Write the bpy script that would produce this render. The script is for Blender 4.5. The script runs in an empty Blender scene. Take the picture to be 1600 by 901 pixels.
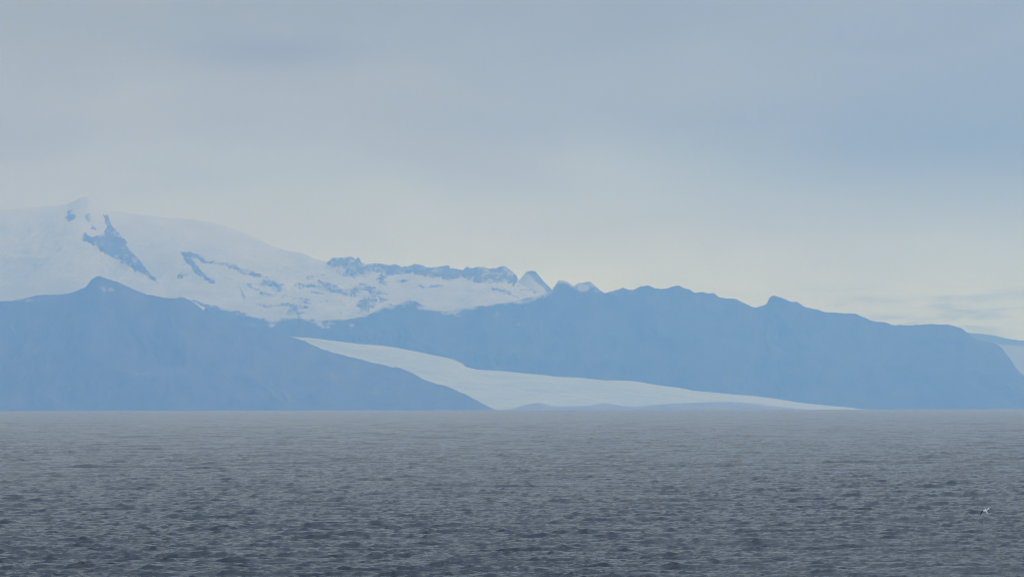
import bpy, bmesh, math
import numpy as np
from mathutils import Matrix, Vector

C = bpy.context.scene
COL = C.collection

# ------------------------------------------------------------------ camera
CAM_H = 11.0                      # eye height on the deck of a ship
HFOV = math.radians(12.0)
F = 800 / math.tan(HFOV / 2)      # focal length in photograph pixels
HORIZON = 627.2                   # level line of the eye in the photograph (px); the sea's edge dips below it
EARTH = 7.43e6                    # effective radius of the earth with refraction (m)
K = math.tan(HFOV / 2) / math.tan(math.radians(18.3) / 2)
PITCH = math.atan((HORIZON - 450.5) / F)
ROLL = math.radians(-0.10)
cd = bpy.data.cameras.new("camera")
cam = bpy.data.objects.new("camera", cd)
COL.objects.link(cam)
cd.sensor_width = 36
cd.lens = 18 / math.tan(HFOV / 2)
cd.clip_start = 1.0
cd.clip_end = 300000
cam.matrix_world = (Matrix.Translation((0, 0, CAM_H)) @ Matrix.Rotation(math.pi / 2 + PITCH, 4, 'X')
                    @ Matrix.Rotation(ROLL, 4, 'Z'))
C.camera = cam
CAM_R = np.array(cam.matrix_world.to_3x3())

# ------------------------------------------------------------------ light
SUN_EL, SUN_AZ = math.radians(46), math.radians(68)       # azimuth from +Y towards +X
sl = bpy.data.lights.new("sun", 'SUN')
sl.energy = 1.5
sl.angle = math.radians(50)
sl.color = (1.0, 0.97, 0.93)
sun = bpy.data.objects.new("sun", sl)
COL.objects.link(sun)
sd_ = Vector((math.sin(SUN_AZ) * math.cos(SUN_EL), math.cos(SUN_AZ) * math.cos(SUN_EL), math.sin(SUN_EL)))
sun.rotation_euler = sd_.to_track_quat('Z', 'Y').to_euler()

W = bpy.data.worlds.new("World")
C.world = W
W.use_nodes = True
nt = W.node_tree
nt.nodes.clear()


def N(tree, kind, **kw):
    n = tree.nodes.new(kind)
    for k, v in kw.items():
        if k.startswith('i_'):
            n.inputs[k[2:].replace('_', ' ')].default_value = v
        else:
            setattr(n, k, v)
    return n


def math_node(tree, op, a, b=None, clamp=False):
    n = tree.nodes.new('ShaderNodeMath')
    n.operation = op
    n.use_clamp = clamp
    for i, v in enumerate((a, b)):
        if v is None:
            continue
        if isinstance(v, (int, float)):
            n.inputs[i].default_value = v
        else:
            tree.links.new(v, n.inputs[i])
    return n.outputs[0]


def mixc(tree, fac, a, b):
    n = tree.nodes.new('ShaderNodeMix')
    n.data_type = 'RGBA'
    for idx, v in ((0, fac), (6, a), (7, b)):
        if isinstance(v, (int, float)):
            n.inputs[idx].default_value = v
        elif isinstance(v, (tuple, list)):
            n.inputs[idx].default_value = (*v, 1)
        else:
            tree.links.new(v, n.inputs[idx])
    return n.outputs[2]


SKY_STRENGTH = 0.1
out = N(nt, 'ShaderNodeOutputWorld')
bg = N(nt, 'ShaderNodeBackground')
bg.inputs['Strength'].default_value = SKY_STRENGTH
sky = N(nt, 'ShaderNodeTexSky', sky_type='NISHITA', sun_disc=False, sun_elevation=SUN_EL,
        sun_rotation=SUN_AZ, air_density=1.0, dust_density=1.5, ozone_density=1.0)
tc = N(nt, 'ShaderNodeTexCoord')
sep = N(nt, 'ShaderNodeSeparateXYZ')
nt.links.new(tc.outputs['Generated'], sep.inputs[0])
az = math_node(nt, 'DIVIDE', math_node(nt, 'ARCTAN2', sep.outputs[0], sep.outputs[1]), K)
el = math_node(nt, 'DIVIDE', math_node(nt, 'ARCSINE', sep.outputs[2]), K)
comb = N(nt, 'ShaderNodeCombineXYZ')
nt.links.new(az, comb.inputs[0])
nt.links.new(el, comb.inputs[1])


def sky_noise(sx, sy, off, detail=4.0, rough=0.5, dist=0.3):
    m = N(nt, 'ShaderNodeMapping')
    m.inputs['Scale'].default_value = (sx, sy, 1)
    m.inputs['Location'].default_value = (off, off * 0.7, off * 0.3)
    nt.links.new(comb.outputs[0], m.inputs[0])
    n = N(nt, 'ShaderNodeTexNoise')
    n.inputs['Scale'].default_value = 1.0
    n.inputs['Detail'].default_value = detail
    n.inputs['Roughness'].default_value = rough
    n.inputs['Distortion'].default_value = dist
    nt.links.new(m.outputs[0], n.inputs['Vector'])
    return n.outputs['Fac']


# layered stratus: colour by height above the horizon, wandering with a broad noise
warp = sky_noise(9, 22, 3.1, 3)
elw = math_node(nt, 'ADD', el, math_node(nt, 'MULTIPLY', math_node(nt, 'SUBTRACT', warp, 0.5), 0.045))
ramp = N(nt, 'ShaderNodeValToRGB')
nt.links.new(elw, ramp.inputs[0])
SKY_STOPS = [   # height above the horizon, linear colour of the cloud deck
    (0.000, (0.54, 0.85, 1.1)),
    (0.035, (0.60, 0.88, 1.1)),
    (0.062, (0.45, 0.59, 0.54)),
    (0.090, (0.325, 0.37, 0.25)),
    (0.130, (0.27, 0.30, 0.18)),
    (0.210, (0.36, 0.41, 0.38)),
    (0.380, (0.43, 0.485, 0.50)),
    (0.700, (0.43, 0.52, 0.64)),
    (1.000, (0.45, 0.59, 0.86)),
]
cr = ramp.color_ramp
cr.interpolation = 'EASE'
while len(cr.elements) < len(SKY_STOPS):
    cr.elements.new(0.5)
for e, (p, c) in zip(cr.elements, SKY_STOPS):
    e.position = p
    e.color = (*c, 1)


def blob(a0, e0, wa, we):
    """a soft bank of cloud round one direction"""
    da = math_node(nt, 'DIVIDE', math_node(nt, 'SUBTRACT', az, a0), wa)
    de = math_node(nt, 'DIVIDE', math_node(nt, 'SUBTRACT', el, e0), we)
    r2 = math_node(nt, 'ADD', math_node(nt, 'MULTIPLY', da, da), math_node(nt, 'MULTIPLY', de, de))
    return math_node(nt, 'POWER', 2.718, math_node(nt, 'MULTIPLY', r2, -1.0))


deck = ramp.outputs[0]
b1 = math_node(nt, 'MULTIPLY', blob(0.152, 0.082, 0.095, 0.021), 0.66)
b0 = math_node(nt, 'MULTIPLY', blob(0.200, 0.120, 0.170, 0.080), 0.75)
deck = mixc(nt, b0, deck, (0.23, 0.29, 0.31))
deck = mixc(nt, b1, deck, (0.15, 0.195, 0.18))
bl = math_node(nt, 'MULTIPLY', blob(-0.175, 0.060, 0.075, 0.040), 0.55)
deck = mixc(nt, bl, deck, (0.36, 0.41, 0.36))
b2 = math_node(nt, 'MULTIPLY', blob(-0.072, 0.110, 0.024, 0.0055), 0.55)
deck = mixc(nt, b2, deck, (0.19, 0.20, 0.17))
# thin ragged wisps low over the ridge
wn = sky_noise(38, 260, 7.7, 5, 0.6, 0.6)
wm = math_node(nt, 'MULTIPLY', math_node(nt, 'SUBTRACT', wn, 0.47, True), 6.0, True)
low = math_node(nt, 'MULTIPLY', blob(0.150, 0.027, 0.075, 0.008), wm)
deck = mixc(nt, math_node(nt, 'MULTIPLY', low, 0.85), deck, (0.22, 0.30, 0.36))
fine = sky_noise(11, 42, 1.3, 6, 0.58, 0.5)
fm = math_node(nt, 'ADD', math_node(nt, 'MULTIPLY', math_node(nt, 'SUBTRACT', fine, 0.5), 0.42), 1.0)
vm = N(nt, 'ShaderNodeVectorMath', operation='SCALE')
nt.links.new(deck, vm.inputs[0])
nt.links.new(math_node(nt, 'MULTIPLY', fm, 1.0 / SKY_STRENGTH), vm.inputs['Scale'])
skyc = mixc(nt, 0.93, sky.outputs[0], vm.outputs[0])
nt.links.new(skyc, bg.inputs['Color'])
nt.links.new(bg.outputs[0], out.inputs[0])
W.cycles.sampling_method = 'AUTOMATIC'

C.view_settings.view_transform = 'Standard'
C.view_settings.look = 'None'
C.view_settings.gamma = 1
C.view_settings.exposure = 0.24
C.view_settings.use_curve_mapping = False
cy = C.cycles
cy.max_bounces = 12
cy.volume_bounces = 8
cy.use_denoising = True
cy.denoising_prefilter = 'ACCURATE'
cy.denoising_input_passes = 'RGB_ALBEDO_NORMAL'
cy.use_adaptive_sampling = False
cy.filter_width = 1.0


# ------------------------------------------------------------------ helpers
def at(px, py, Y):
    """world points at depth Y seen at photograph pixel (px, py)"""
    px, py = np.asarray(px, float), np.asarray(py, float)
    v = np.stack([(px - 800) / F, (450.5 - py) / F, -np.ones_like(px * py)], -1) @ CAM_R.T
    return v * (np.asarray(Y) / v[..., 1])[..., None] + np.array([0, 0, CAM_H])


def to_px(X, Y, Z):
    v = np.stack([X, Y, Z - CAM_H], -1) @ CAM_R
    return 800 + F * v[..., 0] / -v[..., 2], 450.5 - F * v[..., 1] / -v[..., 2]


def hash2(ix, iy, seed):
    h = (ix.astype(np.int64) * 374761393 + iy.astype(np.int64) * 668265263 + seed * 974711) & 0xFFFFFFFF
    h = ((h ^ (h >> 13)) * 1274126177) & 0xFFFFFFFF
    return ((h ^ (h >> 16)) & 0xFFFFFF) / float(0xFFFFFF)


def vnoise(x, y, seed=0):
    ix, iy = np.floor(x), np.floor(y)
    fx, fy = x - ix, y - iy
    fx = fx * fx * fx * (fx * (fx * 6 - 15) + 10)
    fy = fy * fy * fy * (fy * (fy * 6 - 15) + 10)
    a, b = hash2(ix, iy, seed), hash2(ix + 1, iy, seed)
    c, d = hash2(ix, iy + 1, seed), hash2(ix + 1, iy + 1, seed)
    return (a + (b - a) * fx) * (1 - fy) + (c + (d - c) * fx) * fy


def fbm(x, y, seed=0, octv=5, gain=0.5):
    s, a, t = 0, 1.0, 0
    for o in range(octv):
        s = s + a * (vnoise(x * 2 ** o, y * 2 ** o, seed + o * 17) * 2 - 1)
        t += a
        a *= gain
    return s / t


def ridged(x, y, seed=0, octv=5, gain=0.55):
    s, a, t = 0, 1.0, 0
    for o in range(octv):
        s = s + a * (1 - np.abs(vnoise(x * 2 ** o, y * 2 ** o, seed + o * 31) * 2 - 1) * 2)
        t += a
        a *= gain
    return s / t


def grid_mesh(name, X, Y, Z, mat, attrs=None, keep=None, smooth=True, parent=None):
    r, c = X.shape
    idx = np.arange(r * c).reshape(r, c)
    q = np.stack([idx[:-1, :-1], idx[:-1, 1:], idx[1:, 1:], idx[1:, :-1]], -1).reshape(-1, 4)
    co = np.stack([X, Y, Z], -1).reshape(-1, 3)
    ats = {k: v.reshape(-1) for k, v in (attrs or {}).items()}
    if keep is not None:
        k = keep.reshape(-1)
        q = q[k[q].any(1)]
        used, inv = np.unique(q, return_inverse=True)
        q = inv.reshape(-1, 4)
        co = co[used]
        ats = {n: v[used] for n, v in ats.items()}
    me = bpy.data.meshes.new(name)
    me.vertices.add(len(co))
    me.vertices.foreach_set('co', co.astype(np.float32).ravel())
    me.loops.add(len(q) * 4)
    me.loops.foreach_set('vertex_index', q.astype(np.int32).ravel())
    me.polygons.add(len(q))
    me.polygons.foreach_set('loop_start', np.arange(0, len(q) * 4, 4, dtype=np.int32))
    me.polygons.foreach_set('use_smooth', np.full(len(q), smooth))
    me.update(calc_edges=True)
    for n, v in ats.items():
        a = me.attributes.new(n, 'FLOAT', 'POINT')
        a.data.foreach_set('value', v.astype(np.float32))
    me.materials.append(mat)
    o = bpy.data.objects.new(name, me)
    COL.objects.link(o)
    if parent:
        o.parent = parent
    return o


def sm(x, a, b):
    t_ = np.clip((x - a) / (b - a), 0, 1)
    return t_ * t_ * (3 - 2 * t_)


def tag(o, label=None, cat=None, kind=None, group=None):
    for k, v in (('label', label), ('category', cat), ('kind', kind), ('group', group)):
        if v:
            o[k] = v
    return o


# ------------------------------------------------------------------ materials
def new_mat(name):
    m = bpy.data.materials.new(name)
    m.use_nodes = True
    t = m.node_tree
    p = t.nodes['Principled BSDF']
    return m, t, p


def tex_noise(t, scale, detail=5, rough=0.6, stretch=None):
    g = N(t, 'ShaderNodeNewGeometry')
    src = g.outputs['Position']
    if stretch:
        mp = N(t, 'ShaderNodeMapping')
        mp.inputs['Scale'].default_value = stretch
        t.links.new(src, mp.inputs[0])
        src = mp.outputs[0]
    n = N(t, 'ShaderNodeTexNoise')
    n.inputs['Scale'].default_value = scale
    n.inputs['Detail'].default_value = detail
    n.inputs['Roughness'].default_value = rough
    t.links.new(src, n.inputs['Vector'])
    return n.outputs['Fac']


def rock_mat(name, dark, light, snow=False, stretch=(1, 1, 2.2)):
    m, t, p = new_mat(name)
    n = tex_noise(t, 0.006, 8, 0.65, stretch)
    r = N(t, 'ShaderNodeMapRange')
    r.inputs[1].default_value, r.inputs[2].default_value = 0.3, 0.7
    t.links.new(n, r.inputs[0])
    c = mixc(t, r.outputs[0], dark, light)
    if snow:
        a = N(t, 'ShaderNodeAttribute', attribute_name='snow')
        c = mixc(t, a.outputs['Fac'], c, (0.44, 0.47, 0.50))
    t.links.new(c, p.inputs['Base Color'])
    p.inputs['Roughness'].default_value = 0.95
    p.inputs['Specular IOR Level'].default_value = 0.1
    return m


def snow_mat(name, a, b, scale, stretch):
    m, t, p = new_mat(name)
    n = tex_noise(t, scale, 6, 0.6, stretch)
    r = N(t, 'ShaderNodeMapRange')
    r.inputs[1].default_value, r.inputs[2].default_value = 0.3, 0.7
    t.links.new(n, r.inputs[0])
    t.links.new(mixc(t, r.outputs[0], a, b), p.inputs['Base Color'])
    p.inputs['Roughness'].default_value = 0.8
    p.inputs['Specular IOR Level'].default_value = 0.2
    return m


M_ROCK = rock_mat('dark_rock', (0.028, 0.031, 0.03), (0.095, 0.09, 0.08), True, (1, 0.5, 0.6))
M_SLOPE = rock_mat('haze_paled_slope', (0.042, 0.044, 0.04), (0.125, 0.118, 0.10), True, (1, 0.5, 0.6))  # paler version of the dark rock, painting thicker haze over the near slope
M_CRAG = rock_mat('crag_rock', (0.05, 0.05, 0.055), (0.13, 0.12, 0.115), True)
M_GRAVEL = rock_mat('gravel', (0.17, 0.18, 0.19), (0.27, 0.28, 0.29))
M_SNOW = snow_mat('snow', (0.33, 0.38, 0.43), (0.47, 0.50, 0.53), 0.004, (1, 0.4, 2.0))
# snow painted paler with height, imitating the summit's fade into cloud
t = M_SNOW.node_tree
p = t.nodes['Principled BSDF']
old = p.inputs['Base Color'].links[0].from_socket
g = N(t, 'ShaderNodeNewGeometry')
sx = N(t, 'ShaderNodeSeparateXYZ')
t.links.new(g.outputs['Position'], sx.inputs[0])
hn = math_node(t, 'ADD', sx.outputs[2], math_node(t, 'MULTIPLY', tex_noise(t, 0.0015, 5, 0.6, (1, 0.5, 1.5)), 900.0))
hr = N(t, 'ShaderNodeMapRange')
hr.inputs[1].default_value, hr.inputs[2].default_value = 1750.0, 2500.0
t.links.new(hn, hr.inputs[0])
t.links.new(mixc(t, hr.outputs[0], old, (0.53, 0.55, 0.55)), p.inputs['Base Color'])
M_ICE = snow_mat('glacier_ice', (0.29, 0.37, 0.46), (0.42, 0.49, 0.56), 0.006, (0.35, 0.8, 2.0))

# ------------------------------------------------------------------ the sea
rng = np.random.default_rng(11)


def ocean_tile(L, n, lam_peak, height, wind_deg, lam_min, spread=6.0, chop=0.8):
    """periodic wind sea: height and horizontal displacement on an n x n tile of side L"""
    k1 = np.fft.fftfreq(n, L / n) * 2 * np.pi
    kx, ky = np.meshgrid(k1, k1)
    k = np.hypot(kx, ky)
    k[0, 0] = 1
    wd = math.radians(wind_deg)
    cosw = (kx * math.cos(wd) + ky * math.sin(wd)) / k
    kp = 2 * np.pi / lam_peak
    S = k ** -3.6 * np.exp(-1.25 * (kp / k) ** 2) * np.abs(cosw) ** spread
    S *= np.exp(-(k * lam_min / (2 * np.pi)) ** 2 * 0.6)
    S[0, 0] = 0
    h = np.fft.fft2(rng.normal(size=(n, n))) * np.sqrt(S)
    z = np.fft.ifft2(h).real
    s = height / 4 / z.std()
    dx = np.fft.ifft2(1j * kx / k * h).real * s * chop
    dy = np.fft.ifft2(1j * ky / k * h).real * s * chop
    return L, n, z * s, dx, dy


def sample(tile, x, y, rot):
    L, n, *ch = tile
    c, s = math.cos(rot), math.sin(rot)
    u, v = ((x * c + y * s) / L * n) % n, ((-x * s + y * c) / L * n) % n
    iu, iv = np.floor(u).astype(int), np.floor(v).astype(int)
    fu, fv = u - iu, v - iv
    iu %= n
    iv %= n
    ju, jv = (iu + 1) % n, (iv + 1) % n
    r = []
    for a in ch:
        r.append((a[iv, iu] * (1 - fu) + a[iv, ju] * fu) * (1 - fv) + (a[jv, iu] * (1 - fu) + a[jv, ju] * fu) * fv)
    z, dx, dy = r
    return z, dx * c - dy * s, dx * s + dy * c


M_SEA, t, p = new_mat('sea_water')
p.inputs['Base Color'].default_value = (0.013, 0.018, 0.022, 1)
p.inputs['IOR'].default_value = 1.333
p.inputs['Roughness'].default_value = 0.15
n1 = tex_noise(t, 2.2, 5, 0.65, (0.45, 1.0, 1.0))
n2 = tex_noise(t, 0.26, 4, 0.6, (0.35, 1.0, 1.0))
hsum = math_node(t, 'ADD', math_node(t, 'MULTIPLY', n1, 0.17), math_node(t, 'MULTIPLY', n2, 0.20))
bp = N(t, 'ShaderNodeBump')
bp.inputs['Strength'].default_value = 1.0
bp.inputs['Distance'].default_value = 1.0
t.links.new(hsum, bp.inputs['Height'])
t.links.new(bp.outputs[0], p.inputs['Normal'])

rows = [2, 20, 60, 120, 180, 225]
d = 238.0
while d < 61500:
    rows.append(d)
    d += 0.30 * (d / 310) ** 1.6
rows = np.array(rows + [62000.0])
half = HFOV / 2 + math.radians(0.9)
cols = np.concatenate([np.linspace(-math.pi, -half, 40, endpoint=False), np.linspace(-half, half, 640),
                       np.linspace(half, math.pi, 41)[1:]])
Rg, Ag = np.meshgrid(rows, cols, indexing='ij')
SX, SY = Rg * np.sin(Ag), Rg * np.cos(Ag)
SX = np.clip(SX, -38000, 38000)
SY = np.clip(SY, -14000, 61800)
swell = ocean_tile(320.0, 1024, 6.5, 0.25, 86, 0.5, 9.0, 1.0)
longsea = ocean_tile(910.0, 1024, 22, 0.50, 93, 3.0, 14.0)
chopw = ocean_tile(121.0, 1024, 2.6, 0.185, 102, 0.2, 8.0, 1.0)
z1, dx1, dy1 = sample(swell, SX, SY, 0.0)
z3, dx3, dy3 = sample(longsea, SX, SY, -0.12)
z2, dx2, dy2 = sample(chopw, SX, SY, 0.37)
gust = 1 + 0.75 * fbm(SX / 55, SY / 330, 5, 3)
inside = (np.abs(Ag) < half + 0.002) & (Rg > 230)
fade = np.where(inside, 1.0, 0.0)
SZ = (z1 * (0.6 + 0.4 * gust) + z2 * gust + z3) * fade - (SX ** 2 + SY ** 2) / (2 * EARTH)
near = fade * np.clip((4000 - Rg) / 3000, 0, 1)
sea = grid_mesh('sea', SX + (dx1 + dx2 * gust) * near, SY + (dy1 + dy2 * gust) * near, SZ, M_SEA)
tag(sea, 'dark grey blue choppy sea below the mountains', 'sea', 'structure')


# ------------------------------------------------------------------ mountains
def outline(pts, Y):
    """traced skyline -> X, Z of the crest at depth Y"""
    a = np.array(pts, float)
    P = at(a[:, 0], a[:, 1], np.broadcast_to(np.asarray(Y(a[:, 0]) if callable(Y) else Y, float), (len(a),)))
    if callable(Y):
        return P[:, 0], P[:, 2], P[:, 1]
    return P[:, 0], P[:, 2]


def crest_blend(R, V, step, width=160.0, keep=14.0):
    """the jagged crest line belongs to the crest: lower down the slope it smooths out"""
    n = int(width * 3 / step)
    w = np.exp(-(np.arange(-n, n + 1) * step / width) ** 2)
    Rs = np.convolve(np.pad(R, n, 'edge'), w / w.sum(), 'valid')
    return Rs[None, :] + (R - Rs)[None, :] * np.clip(V, 0, 1) ** keep


def terrain(name, pts, Yc, Yfoot, Yback, mat, step=9.0, nfront=90, nback=16, gully=0.13, jag=7.0, seed=1,
            power=1.1, snowfn=None, zfoot=-115.0, zback=None, gsx=420.0):
    if callable(Yc):
        ox, oz, oy = outline(pts, Yc)
    else:
        ox, oz = outline(pts, Yc)
        oy = ox * 0 + Yc
    xs = np.arange(ox[0], ox[-1], step)
    Yl = np.interp(xs, ox, oy)[None, :]
    R = np.interp(xs, ox, oz)
    R = R + jag * fbm(xs / 90, xs * 0 + seed, seed, 5, 0.68)
    R = np.maximum(R, zfoot + 0.5)
    v = np.concatenate([np.linspace(0, 1, nfront), np.linspace(1, 2, nback)[1:]])
    V, X = np.meshgrid(v, xs, indexing='ij')
    Rr = crest_blend(R, V, step)
    foot = Yfoot + 260 * fbm(X / 900, X * 0 + 3.3, seed + 3, 3)
    crest = Yl + 0 * X
    foot = np.minimum(foot, crest - 350)
    Y = np.where(V <= 1, foot + (crest - foot) * V, crest + (Yback - crest) * (V - 1))
    f = np.where(V <= 1, np.clip(V, 0, 1) ** power, 1 - 0.9 * (np.clip(V, 1, 2) - 1) ** 1.2)
    zb = zfoot if zback is None else zback
    base = np.where(V <= 1, zfoot, zb)
    Z = base + (Rr - base) * f
    wx = X + 260 * fbm(X / 700, Y / 700, seed + 9, 3)
    g = ridged(wx / gsx, Y / (gsx * 2.6), seed + 5, 5)
    env = np.clip(V * (1 - V) * 4, 0, 1) ** 0.8
    Z = Z + np.where(V <= 1, 1, 0) * gully * np.abs(Rr - zfoot) * (g - 0.35) * env * 0.6
    Z = np.where(V <= 1, np.maximum(Z, zfoot), Z)
    a = {}
    if snowfn:
        a['snow'] = snowfn(X, Y, Z, V, Rr)
    o = grid_mesh(name, X, Y, Z, mat, a)
    return o, X, Y, Z, V


NEAR_LEFT = [(-420, 520), (-250, 490), (-90, 476), (0, 471), (30, 468), (58, 461), (78, 460), (95, 459), (112, 456),
             (134, 448), (143, 437), (152, 431), (162, 433), (175, 437), (190, 443), (205, 450), (220, 456),
             (233, 461), (245, 463), (258, 465), (272, 466), (284, 464), (296, 469), (307, 476), (318, 486),
             (330, 494), (340, 500), (365, 504), (400, 512), (430, 520), (457, 526.5), (475, 533), (492, 540),
             (507, 546), (520, 550), (540, 555), (560, 560), (585, 567), (610, 572), (628, 576), (645, 583),
             (657, 590), (668, 596), (690, 602), (706, 606), (722, 613), (740, 623), (752, 630), (762, 635),
             (775, 641), (790, 645)]


def snow_left(X, Y, Z, V, R):
    px, py = to_px(X, Y, Z)
    n = fbm(X / 90, Z / 60, 77, 5, 0.6)
    s = sm(n + 0.9 * np.exp(-((px - 165) / 26) ** 2 - ((py - 454) / 7) ** 2), 0.55, 0.95)
    s = np.maximum(s, sm(n + 1.2 * np.exp(-((px - 25) / 45) ** 2 - ((py - 468) / 5) ** 2), 0.6, 1.0))
    return s * 0.6


near_mtn, *_ = terrain('mountain', NEAR_LEFT, lambda q: np.interp(q, [560, 790], [40200, 38500]), 38100, 42500, M_SLOPE, seed=3, snowfn=snow_left, power=1.05, jag=11)
tag(near_mtn, 'dark blue hazy mountain slope at the left shore in front of the snow dome', 'mountain', 'structure')

RIGHT = [(250, 520), (300, 500), (326, 478), (345, 484), (365, 490), (385, 494), (405, 497), (425, 495), (450, 494),
         (475, 497), (500, 499), (520, 500), (545, 498), (565, 494), (580, 488), (592, 482), (604, 478), (616, 476),
         (628, 471), (640, 467), (650, 470), (658, 475), (672, 479), (690, 484), (705, 486), (718, 481), (735, 479),
         (760, 477), (785, 474), (805, 470), (820, 465), (840, 461), (850, 459), (862, 453), (868, 444), (873, 438),
         (882, 439), (890, 441), (897, 446), (903, 442), (912, 441), (922, 440), (930, 446), (938, 453), (946, 458),
         (957, 455), (966, 453), (973, 449), (980, 452), (990, 452), (1000, 447), (1012, 446), (1022, 450),
         (1036, 451), (1048, 448), (1057, 446), (1068, 450), (1078, 453), (1086, 458), (1096, 456), (1106, 459),
         (1116, 458), (1124, 464), (1140, 467), (1150, 467), (1163, 474), (1175, 479), (1182, 480), (1190, 478),
         (1198, 475), (1202, 466), (1208, 462), (1220, 465), (1228, 468), (1236, 472), (1246, 472), (1256, 479),
         (1268, 482), (1280, 485), (1293, 489), (1305, 489), (1320, 490), (1335, 490), (1345, 494), (1358, 499),
         (1370, 502), (1384, 503), (1394, 507), (1425, 507.5), (1450, 506.5), (1478, 506), (1492, 509), (1502, 512),
         (1510, 518), (1520, 526), (1535, 533), (1556, 537), (1566, 544), (1572, 553), (1580, 562), (1586, 572),
         (1592, 580), (1600, 587), (1620, 606), (1645, 625), (1680, 640), (1700, 644)]


def snow_right(X, Y, Z, V, R):
    px, py = to_px(X, Y, Z)
    drop = (R - Z)
    n = fbm(X / 120, Z / 50, 41, 6, 0.62)
    rim = sm(px, 330, 420) * (1 - sm(px, 880, 1090))
    s = sm(n + rim * np.exp(-drop / 55) * 1.1, 0.50, 0.95) * rim
    # bright snow slopes on the two small peaks
    for (cx, cy, rx, ry, k) in ((912, 449, 11, 7, 1.6), (932, 454, 9, 5, 0.8), (860, 458, 10, 4, .9), (655, 480, 6, 7, .8),
                                (660, 482, 16, 7, .7), (570, 492, 18, 5, .8), (880, 447, 7, 6, .3)):
        s = np.maximum(s, sm(n * 0.6 + k * np.exp(-((px - cx) / rx) ** 2 - ((py - cy) / ry) ** 2), 0.5, 1.0))
    return s * 0.85


right_mtn, *_ = terrain('mountain', RIGHT, 44000, 41300, 46500, M_ROCK, nfront=120, seed=8, snowfn=snow_right,
                        zback=250, gsx=520, jag=12)
tag(right_mtn, 'long dark blue hazy mountain ridge behind the glacier tongue', 'mountain', 'structure')

FAR_RIGHT = [(1430, 560), (1480, 515), (1510, 519), (1530, 521), (1552, 524), (1575, 529), (1590, 531), (1605, 533),
             (1640, 536), (1700, 545), (1850, 560)]


def snow_far(X, Y, Z, V, R):
    px, py = to_px(X, Y, Z)
    lim = 538 + 0.06 * (px - 1565) + 1.6 * fbm(X / 120, Y / 300, 3, 4)
    return sm(py, lim - 1.2, lim + 1.2) * 0.45


far_mtn, *_ = terrain('mountain', FAR_RIGHT, 55500, 49000, 57500, M_ROCK, seed=14, snowfn=snow_far, power=0.8,
                      gully=0.05)
tag(far_mtn, 'farthest low ridge with snow below it at the right edge', 'mountain', 'structure')

# snow dome and its rocky crest
DOME = [(-420, 345), (-200, 335), (-60, 331), (0, 329), (40, 325), (80, 322), (105, 319), (118, 313), (128, 308),
        (139, 307), (149, 314), (160, 323), (175, 329), (210, 334), (250, 339), (300, 343), (332, 348), (355, 354),
        (375, 361), (392, 369), (410, 377), (425, 384), (440, 390), (455, 393), (470, 395), (482, 399), (495, 405),
        (510, 408), (516, 405), (524, 404), (532, 402), (536, 404), (541, 405), (548, 403), (555, 404), (563, 405),
        (565, 411), (576, 413), (590, 411), (600, 413), (620, 416), (634, 417), (645, 413), (655, 416), (672, 419),
        (688, 417), (696, 415), (708, 420), (722, 422), (731, 419), (745, 419), (756, 419), (764, 420), (770, 419),
        (774, 421), (784, 417), (792, 419), (799, 423), (806, 431), (812, 443), (825, 449), (845, 458), (870, 464),
        (900, 470), (960, 480)]


def dome_terrain():
    Yc, Yf, Yb = 47600.0, 44600.0, 50000.0
    ox, oz = outline(DOME, Yc)
    xs = np.arange(ox[0], ox[-1], 9.0)
    rough = sm(xs, *[at(p_, 400., Yc)[0] for p_ in (470, 540)])
    R = np.interp(xs, ox, oz) + (2 + 16 * rough) * fbm(xs / 75, xs * 0, 55, 5, 0.72) + 10 * rough * ridged(xs / 120, xs * 0, 57, 3)
    v = np.concatenate([np.linspace(0, 1, 240), np.linspace(1, 2, 14)[1:]])
    V, X = np.meshgrid(v, xs, indexing='ij')
    Rr = crest_blend(R, V, 9.0, 220.0, 10.0)
    Y = np.where(V <= 1, Yf + (Yc - Yf) * V, Yc + (Yb - Yc) * (V - 1))
    zf = 560.0
    f = np.where(V <= 1, V ** 0.85, 1 - 0.4 * (np.clip(V, 1, 2) - 1))
    Z = zf + (Rr - zf) * f
    env = np.clip(V * (1 - V) * 4, 0, 1)
    wx = X + 350 * fbm(X / 1200, Y / 900, 91, 3)
    Z = Z + env * (60 * fbm(wx / 700, Y / 900, 21, 4) + 34 * ridged((wx - 0.5 * Y) / 420, (Y + 0.3 * X) / 900, 23, 5))
    return X, Y, Z, V, Rr


DX, DY, DZ, DV, DR = dome_terrain()
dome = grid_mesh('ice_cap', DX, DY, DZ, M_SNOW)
tag(dome, 'broad white snow dome rising into the cloud at left', 'ice cap', 'structure')
DPX, DPY = to_px(DX, DY, DZ)


def poly_sd(px, py, poly):
    """signed distance in px, positive inside"""
    a = np.array(poly, float)
    b = np.roll(a, -1, 0)
    dmin = np.full(px.shape, 1e9)
    ins = np.zeros(px.shape, bool)
    for (x0, y0), (x1, y1) in zip(a, b):
        ex, ey = x1 - x0, y1 - y0
        t_ = np.clip(((px - x0) * ex + (py - y0) * ey) / (ex * ex + ey * ey + 1e-9), 0, 1)
        dmin = np.minimum(dmin, np.hypot(px - x0 - t_ * ex, py - y0 - t_ * ey))
        if y0 != y1:
            ins ^= ((y0 > py) != (y1 > py)) & (px < (x1 - x0) * (py - y0) / (y1 - y0) + x0)
    return np.where(ins, dmin, -dmin)


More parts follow.
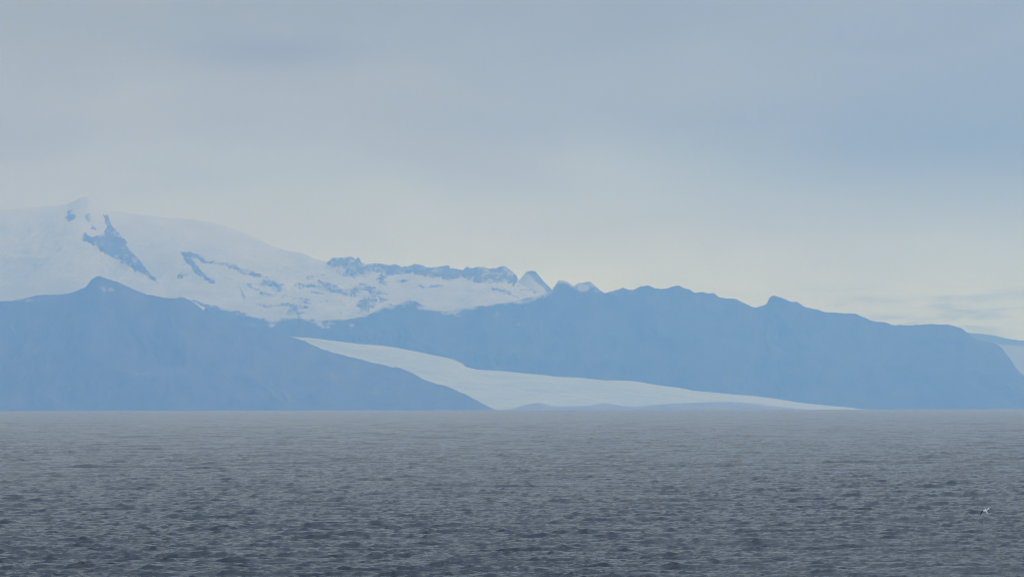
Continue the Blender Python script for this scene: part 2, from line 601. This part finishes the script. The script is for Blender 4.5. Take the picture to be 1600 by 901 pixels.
# rock that breaks through the snow: (outline on the slope, raggedness, snow lying on it plus painted cloud veil near the summit, look)
OUTCROPS = [
    ([(160, 335), (168, 336), (174, 350), (180, 358), (190, 368), (197, 380), (204, 392), (213, 400), (222, 410),
      (230, 423), (243, 436), (246, 441), (236, 436), (226, 428), (212, 423), (200, 414), (186, 407), (174, 400),
      (158, 393), (150, 384), (136, 380), (128, 374), (133, 364), (144, 370), (156, 368), (163, 363), (168, 356),
      (165, 346)], 1.5, 0.22, 'large rocky spur slanting down the snow dome'),
    ([(103, 330), (112, 328), (118, 336), (116, 342), (108, 346), (103, 340)], 2.0, 0.55, None),
    ([(133, 335), (139, 334), (141, 345), (134, 345)], 1.6, 0.55, None),
    ([(145, 354), (155, 358), (150, 360), (144, 358)], 1.5, 0.5, None),
    ([(282, 393), (296, 394), (310, 397), (318, 402), (326, 411), (316, 411), (307, 404), (298, 401), (306, 412),
      (314, 421), (322, 430), (334, 439), (336, 445), (326, 440), (318, 434), (306, 427), (298, 416), (288, 408)],
     1.3, 0.3, 'forked dark rock band on the snow'),
    ([(318, 408), (340, 409), (362, 414), (385, 420), (402, 426), (412, 434), (398, 432), (376, 425), (352, 415),
      (330, 413)], 2.2, 0.5, None),
    ([(418, 436), (432, 438), (440, 447), (442, 456), (432, 450), (424, 444)], 2.4, 0.55, None),
    ([(460, 446), (480, 444), (502, 446), (522, 451), (545, 456), (562, 460), (588, 458), (592, 464), (570, 464),
      (548, 461), (520, 455), (496, 450), (470, 450)], 2.4, 0.5, None),
    ([(278, 427), (292, 428), (284, 436), (278, 434)], 1.5, 0.6, None),
    ([(376, 448), (380, 452), (386, 470), (380, 468)], 1.3, 0.5, None),
    ([(402, 474), (424, 476), (448, 472), (470, 476), (486, 480), (466, 481), (440, 479), (412, 480)], 2.2, 0.55, None),
    ([(302, 470), (326, 476), (352, 484), (376, 488), (396, 494), (380, 497), (352, 490), (326, 482)], 1.6, 0.45, None),
    ([(512, 418), (528, 421), (546, 428), (538, 431), (522, 424)], 1.8, 0.45, None),
    ([(513, 411), (520, 404), (530, 402), (548, 401), (562, 402), (564, 410), (572, 412), (582, 413), (592, 411),
      (600, 418), (592, 424), (580, 424), (574, 432), (562, 430), (552, 433), (540, 424), (530, 420), (518, 416)],
     2.4, 0.42, 'blocky rock tower on the crest'),
    ([(586, 413), (604, 412), (622, 415), (634, 416), (646, 411), (656, 415), (672, 418), (690, 415), (700, 414),
      (710, 419), (722, 422), (734, 417), (756, 417), (770, 416), (786, 415), (798, 421), (806, 430), (810, 440),
      (803, 446), (790, 441), (780, 440), (770, 443), (756, 440), (745, 441), (730, 437), (722, 433), (712, 436),
      (698, 436), (680, 433), (664, 431), (648, 427), (630, 429), (616, 428), (604, 434), (594, 440), (588, 436),
      (596, 428)], 2.2, 0.30, 'blue rock wall along the crest'),
    ([(616, 437), (640, 437), (640, 440), (618, 441)], 1.4, 0.55, None),
    ([(656, 446), (694, 446), (690, 449), (658, 449)], 1.4, 0.6, None),
    ([(764, 448), (784, 452), (800, 456), (812, 466), (800, 464), (782, 456), (766, 452)], 1.6, 0.45, None),
    ([(808, 446), (818, 450), (832, 453), (846, 457), (840, 460), (824, 456), (810, 452)], 1.4, 0.35, None),
    ([(560, 470), (584, 462), (592, 470), (580, 480), (566, 486), (556, 480)], 2.6, 0.5, None),
    ([(448, 486), (462, 480), (474, 488), (462, 494), (450, 492)], 2.4, 0.5, None),
]
for i, (poly, rag, sn, lab) in enumerate(OUTCROPS):
    a = np.array(poly, float)
    x0, x1, y0, y1 = a[:, 0].min() - 8, a[:, 0].max() + 8, a[:, 1].min() - 8, a[:, 1].max() + 8
    m = (DPX > x0) & (DPX < x1) & (DPY > y0) & (DPY < y1) & (DV <= 1.001)
    if m.sum() < 8:
        continue
    r0, r1 = np.where(m.any(1))[0][[0, -1]]
    c0, c1 = np.where(m.any(0))[0][[0, -1]]
    S = (slice(r0, r1 + 1), slice(c0, c1 + 1))
    # streaks run down the fall line of the spur, so the ragged edge is stretched along it
    n = fbm(DPX[S] / 9, DPY[S] / 5, 200 + i * 7, 5, 0.75) + 0.7 * ridged(DPX[S] / 4 + DPY[S] / 9, DPY[S] / 6, 230 + i, 3)
    sdv = poly_sd(DPX[S], DPY[S], poly) + rag * 2.6 * (n - 0.12)
    up = np.clip(sdv * 5.0, -10, 26) + np.clip(sdv, 0, 1) * 9 * ridged(DX[S] / 60, DZ[S] / 60, 300 + i, 4)
    snow = sm(1.25 * fbm(DPX[S] / 10, DPY[S] / 5, 400 + i, 6, 0.75) + sn * 0.95 + 0.14 - np.clip(sdv, 0, 4) * 0.05, 0.25, 0.75) * 0.75
    o = grid_mesh('rock_outcrop', DX[S], DY[S] - np.maximum(up, 0) * 0.5, DZ[S] + up * 0.6 - 1.5, M_CRAG, {'snow': snow},
                  keep=(sdv > -0.8), parent=dome)
    if lab:
        o['label'] = lab

# scattered small rocks that show through the thin snow under the crest
m = (DPX > 370) & (DPX < 660) & (DPY > 415) & (DPY < 500) & (DV <= 1.001)
r0, r1 = np.where(m.any(1))[0][[0, -1]]
c0, c1 = np.where(m.any(0))[0][[0, -1]]
S = (slice(r0, r1 + 1), slice(c0, c1 + 1))
n = fbm(DPX[S] / 26, (DPY[S] - 0.18 * DPX[S]) / 8, 611, 6, 0.7)
band = np.exp(-((DPY[S] - 452 - 0.05 * (DPX[S] - 480)) / 26) ** 2) * sm(DPX[S], 370, 420) * (1 - sm(DPX[S], 600, 660))
val = n + 0.30 * band - 0.46
dust = sm(fbm(DPX[S] / 8, DPY[S] / 5, 617, 5, 0.7) + 0.55, 0.2, 0.9) * 0.8
o = grid_mesh('scattered_rock', DX[S], DY[S] - np.clip(val * 60, 0, 10), DZ[S] + np.clip(val * 60, -6, 12) - 1.0, M_CRAG,
              {'snow': dust}, keep=val > -0.03, parent=dome)
o['kind'] = 'stuff'

# small peak behind the gap in the crest
PEAK = [(795, 452), (806, 443), (814, 434), (822, 425), (830, 423), (837, 424), (843, 431), (850, 440), (858, 448),
        (866, 455), (880, 466)]


def snow_peak(X, Y, Z, V, R):
    px, py = to_px(X, Y, Z)
    n = fbm(X / 60, Z / 50, 71, 4, 0.6)
    edge = 822 + (py - 424) * 1.05 + 3 * n
    return np.clip(np.maximum(1 - sm(px, edge - 2, edge + 2), 0.1 + 0.5 * n), 0, 1) * 0.9


pk, *_ = terrain('mountain', PEAK, 48600, 47700, 49400, M_CRAG, step=7, nfront=60, seed=21, snowfn=snow_peak, zfoot=700,
                 zback=700, gully=0.03, jag=9)
tag(pk, 'small pointed peak behind the gap in the rocky crest', 'mountain', 'structure')

# ------------------------------------------------------------------ glacier tongue
ICE_TOP = [(330, 512), (400, 520), (457, 526), (480, 527.5), (505, 530), (530, 533), (560, 537), (590, 539), (615, 542),
           (640, 547), (660, 551), (690, 557), (708, 561), (722, 567), (727, 573), (745, 577), (780, 579), (820, 581),
           (860, 584), (900, 587), (945, 591), (1000, 594), (1045, 598), (1062, 601), (1080, 606), (1110, 608),
           (1150, 611), (1190, 615), (1215, 621), (1250, 626), (1290, 630), (1320, 633.5), (1345, 637), (1365, 640), (1390, 644)]
ox, oz = outline(ICE_TOP, 42400)
xs = np.arange(ox[0], ox[-1], 10.0)
R = np.interp(xs, ox, oz) + 2.5 * fbm(xs / 80, xs * 0, 5, 4)
v = np.concatenate([np.linspace(0, 1, 130), np.linspace(1, 1.5, 8)[1:]])
V, X = np.meshgrid(v, xs, indexing='ij')
Rr = crest_blend(R, V, 10.0, 260.0, 14.0)
Y = 38900 + 3500 * V + 200 * np.where(V < 1, 1 - V, 0) * fbm(X / 800, X * 0, 9, 3)
f = np.where(V <= 1, 0.5 * V ** 0.55 + 0.5 * V, 1 - 0.2 * (V - 1))
Z = -115 + (Rr + 115) * f
env = np.clip(V * (1 - V) * 4, 0, 1)
flow = ridged((X + 0.6 * Y) / 260, (Y - 0.4 * X) / 1700, 61, 5)
Z = Z + env * (0.06 * np.abs(Rr) * fbm(X / 600, Y / 500, 63, 4) + np.clip(0.06 * Rr, 0, 14) * flow)
ice = grid_mesh('glacier', X, Y, np.where(V <= 1, np.maximum(Z, -115), Z), M_ICE)
tag(ice, 'pale glacier tongue flowing down between the dark slopes to the shore', 'glacier', 'structure')

MORAINE = [(770, 643), (800, 638), (815, 634), (828, 631), (842, 628.5), (852, 630.5), (862, 634), (880, 635), (900, 634),
           (920, 633.5), (932, 631), (945, 629), (958, 631), (970, 633), (985, 635), (1005, 634), (1030, 631.5),
           (1060, 629.5), (1090, 628.5), (1125, 627.5), (1155, 628), (1185, 631), (1215, 635), (1245, 638), (1280, 641),
           (1310, 643)]
mor, *_ = terrain('moraine', MORAINE, 38650, 38000, 39200, M_GRAVEL, step=8, nfront=40, nback=10, gully=0.12, jag=2.0, seed=31)
tag(mor, 'low grey moraine banks on the shore in front of the glacier', 'moraine', 'structure')

# ------------------------------------------------------------------ seabird over the water
def bird_mats():
    r = []
    for nm, c in (('white_feather', (0.86, 0.86, 0.85)), ('black_feather', (0.012, 0.012, 0.014)),
                  ('beak_horn', (0.30, 0.34, 0.38)), ('buff_feather', (0.75, 0.60, 0.34))):
        m, t, p = new_mat(nm)
        n = tex_noise(t, 30, 3)
        t.links.new(mixc(t, n, tuple(x * 0.85 for x in c), tuple(min(1, x * 1.1) for x in c)), p.inputs['Base Color'])
        p.inputs['Roughness'].default_value = 0.7
        r.append(m)
    return r


BW, BB, BK, BY = bird_mats()


def build_bird():
    """one continuous body with wings; x right, y forward, z up, metres"""
    bm = bmesh.new()
    ns = 16
    stations = [(-0.50, 0.006, 0.030, 0.00), (-0.40, 0.020, 0.045, 0.0), (-0.28, 0.050, 0.060, 0.0), (-0.12, 0.085, 0.085, -0.01),
                (0.04, 0.098, 0.100, -0.015), (0.18, 0.085, 0.085, -0.01), (0.28, 0.052, 0.052, 0.005),
                (0.36, 0.046, 0.046, 0.015), (0.42, 0.040, 0.040, 0.015), (0.455, 0.020, 0.020, 0.01), (0.50, 0.009, 0.010, 0.003),
                (0.555, 0.002, 0.003, -0.004)]
    rings = []
    for (y, rz, rx, cz) in stations:
        rings.append([bm.verts.new((rx * math.cos(a), y, cz + rz * math.sin(a)))
                      for a in (2 * math.pi * k / ns for k in range(ns))])
    for ri in range(len(rings) - 1):
        for k in range(ns):
            fc = bm.faces.new((rings[ri][k], rings[ri][(k + 1) % ns], rings[ri + 1][(k + 1) % ns], rings[ri + 1][k]))
            fc.material_index = 2 if ri >= 9 else (3 if ri >= 7 else 0)
    bm.faces.new(rings[0][::-1])
    bm.faces.new(rings[-1])
    # wings: (span, leading edge, trailing edge, height, thickness)
    for s, secs in ((1, [(0.05, 0.17, -0.06, 0.02, 0.030), (0.18, 0.22, -0.05, 0.07, 0.024), (0.36, 0.27, 0.02, 0.12, 0.018),
                         (0.52, 0.26, 0.06, 0.11, 0.014), (0.66, 0.22, 0.00, 0.05, 0.012), (0.78, 0.13, -0.09, -0.04, 0.010),
                         (0.87, 0.01, -0.16, -0.14, 0.007), (0.90, -0.12, -0.19, -0.18, 0.003)]),
                    (-1, [(0.05, 0.17, -0.06, 0.02, 0.030), (0.18, 0.22, -0.05, 0.05, 0.024), (0.36, 0.27, 0.02, 0.06, 0.018),
                          (0.52, 0.26, 0.06, 0.03, 0.014), (0.66, 0.22, -0.02, -0.03, 0.012), (0.78, 0.13, -0.13, -0.11, 0.010),
                          (0.87, 0.01, -0.20, -0.19, 0.007), (0.90, -0.12, -0.22, -0.22, 0.003)])):
        prof = []
        for (x, le, te, z, th) in secs:
            c = le - te
            pts = [(le, 0), (le - .2 * c, th), (le - .6 * c, th * .7), (te, 0), (le - .6 * c, -th * .3), (le - .2 * c, -th * .6)]
            prof.append([bm.verts.new((s * x, y, z + dz)) for y, dz in pts])
        for i in range(len(prof) - 1):
            for k in range(6):
                q = [prof[i][k], prof[i][(k + 1) % 6], prof[i + 1][(k + 1) % 6], prof[i + 1][k]]
                fc = bm.faces.new(q if s > 0 else q[::-1])
                fc.material_index = 1 if i >= (3 if s > 0 else 2) else 0
        bm.faces.new(prof[-1] if s < 0 else prof[-1][::-1])
        bm.faces.new(prof[0] if s > 0 else prof[0][::-1])
    bmesh.ops.recalc_face_normals(bm, faces=bm.faces)
    me = bpy.data.meshes.new('seabird')
    bm.to_mesh(me)
    bm.free()
    for m in (BW, BB, BK, BY):
        me.materials.append(m)
    for pl in me.polygons:
        pl.use_smooth = True
    o = bpy.data.objects.new('seabird', me)
    COL.objects.link(o)
    return o


bird = build_bird()
bp_ = at(1541.0, 798.0, 440.0)
bird.location = bp_
bird.scale = (0.68, 0.68, 0.68)
bird.rotation_euler = (math.radians(52), math.radians(-20), 0)
tag(bird, 'white seabird with black wing tips gliding low over the waves', 'bird')

# ------------------------------------------------------------------ haze
HAZE_DENSITY = 5.9e-5
HAZE_COLOR = (0.165, 0.41, 1.0)
HAZE_G = 0.42
top = max(float(DZ.max()), CAM_H) + 40
bm = bmesh.new()
bmesh.ops.create_cube(bm, size=1)
for vv in bm.verts:
    vv.co = Vector((vv.co.x * 76400, 23500 + vv.co.y * 77200, (vv.co.z + 0.5) * (top + 420) - 420))
me = bpy.data.meshes.new('haze')
bm.to_mesh(me)
bm.free()
hm = bpy.data.materials.new('haze_air')
hm.use_nodes = True
ht = hm.node_tree
ht.nodes.clear()
ho = N(ht, 'ShaderNodeOutputMaterial')
pv = N(ht, 'ShaderNodeVolumePrincipled')
pv.inputs['Color'].default_value = (*HAZE_COLOR, 1)
pv.inputs['Absorption Color'].default_value = (1, 1, 1, 1)
pv.inputs['Density'].default_value = HAZE_DENSITY
pv.inputs['Density Attribute'].default_value = ''
pv.inputs['Anisotropy'].default_value = HAZE_G
ht.links.new(pv.outputs[0], ho.inputs['Volume'])
me.materials.append(hm)
hz = bpy.data.objects.new('haze', me)
COL.objects.link(hz)
tag(hz, 'pale blue haze in the air between the ship and the mountains', 'haze', 'stuff')
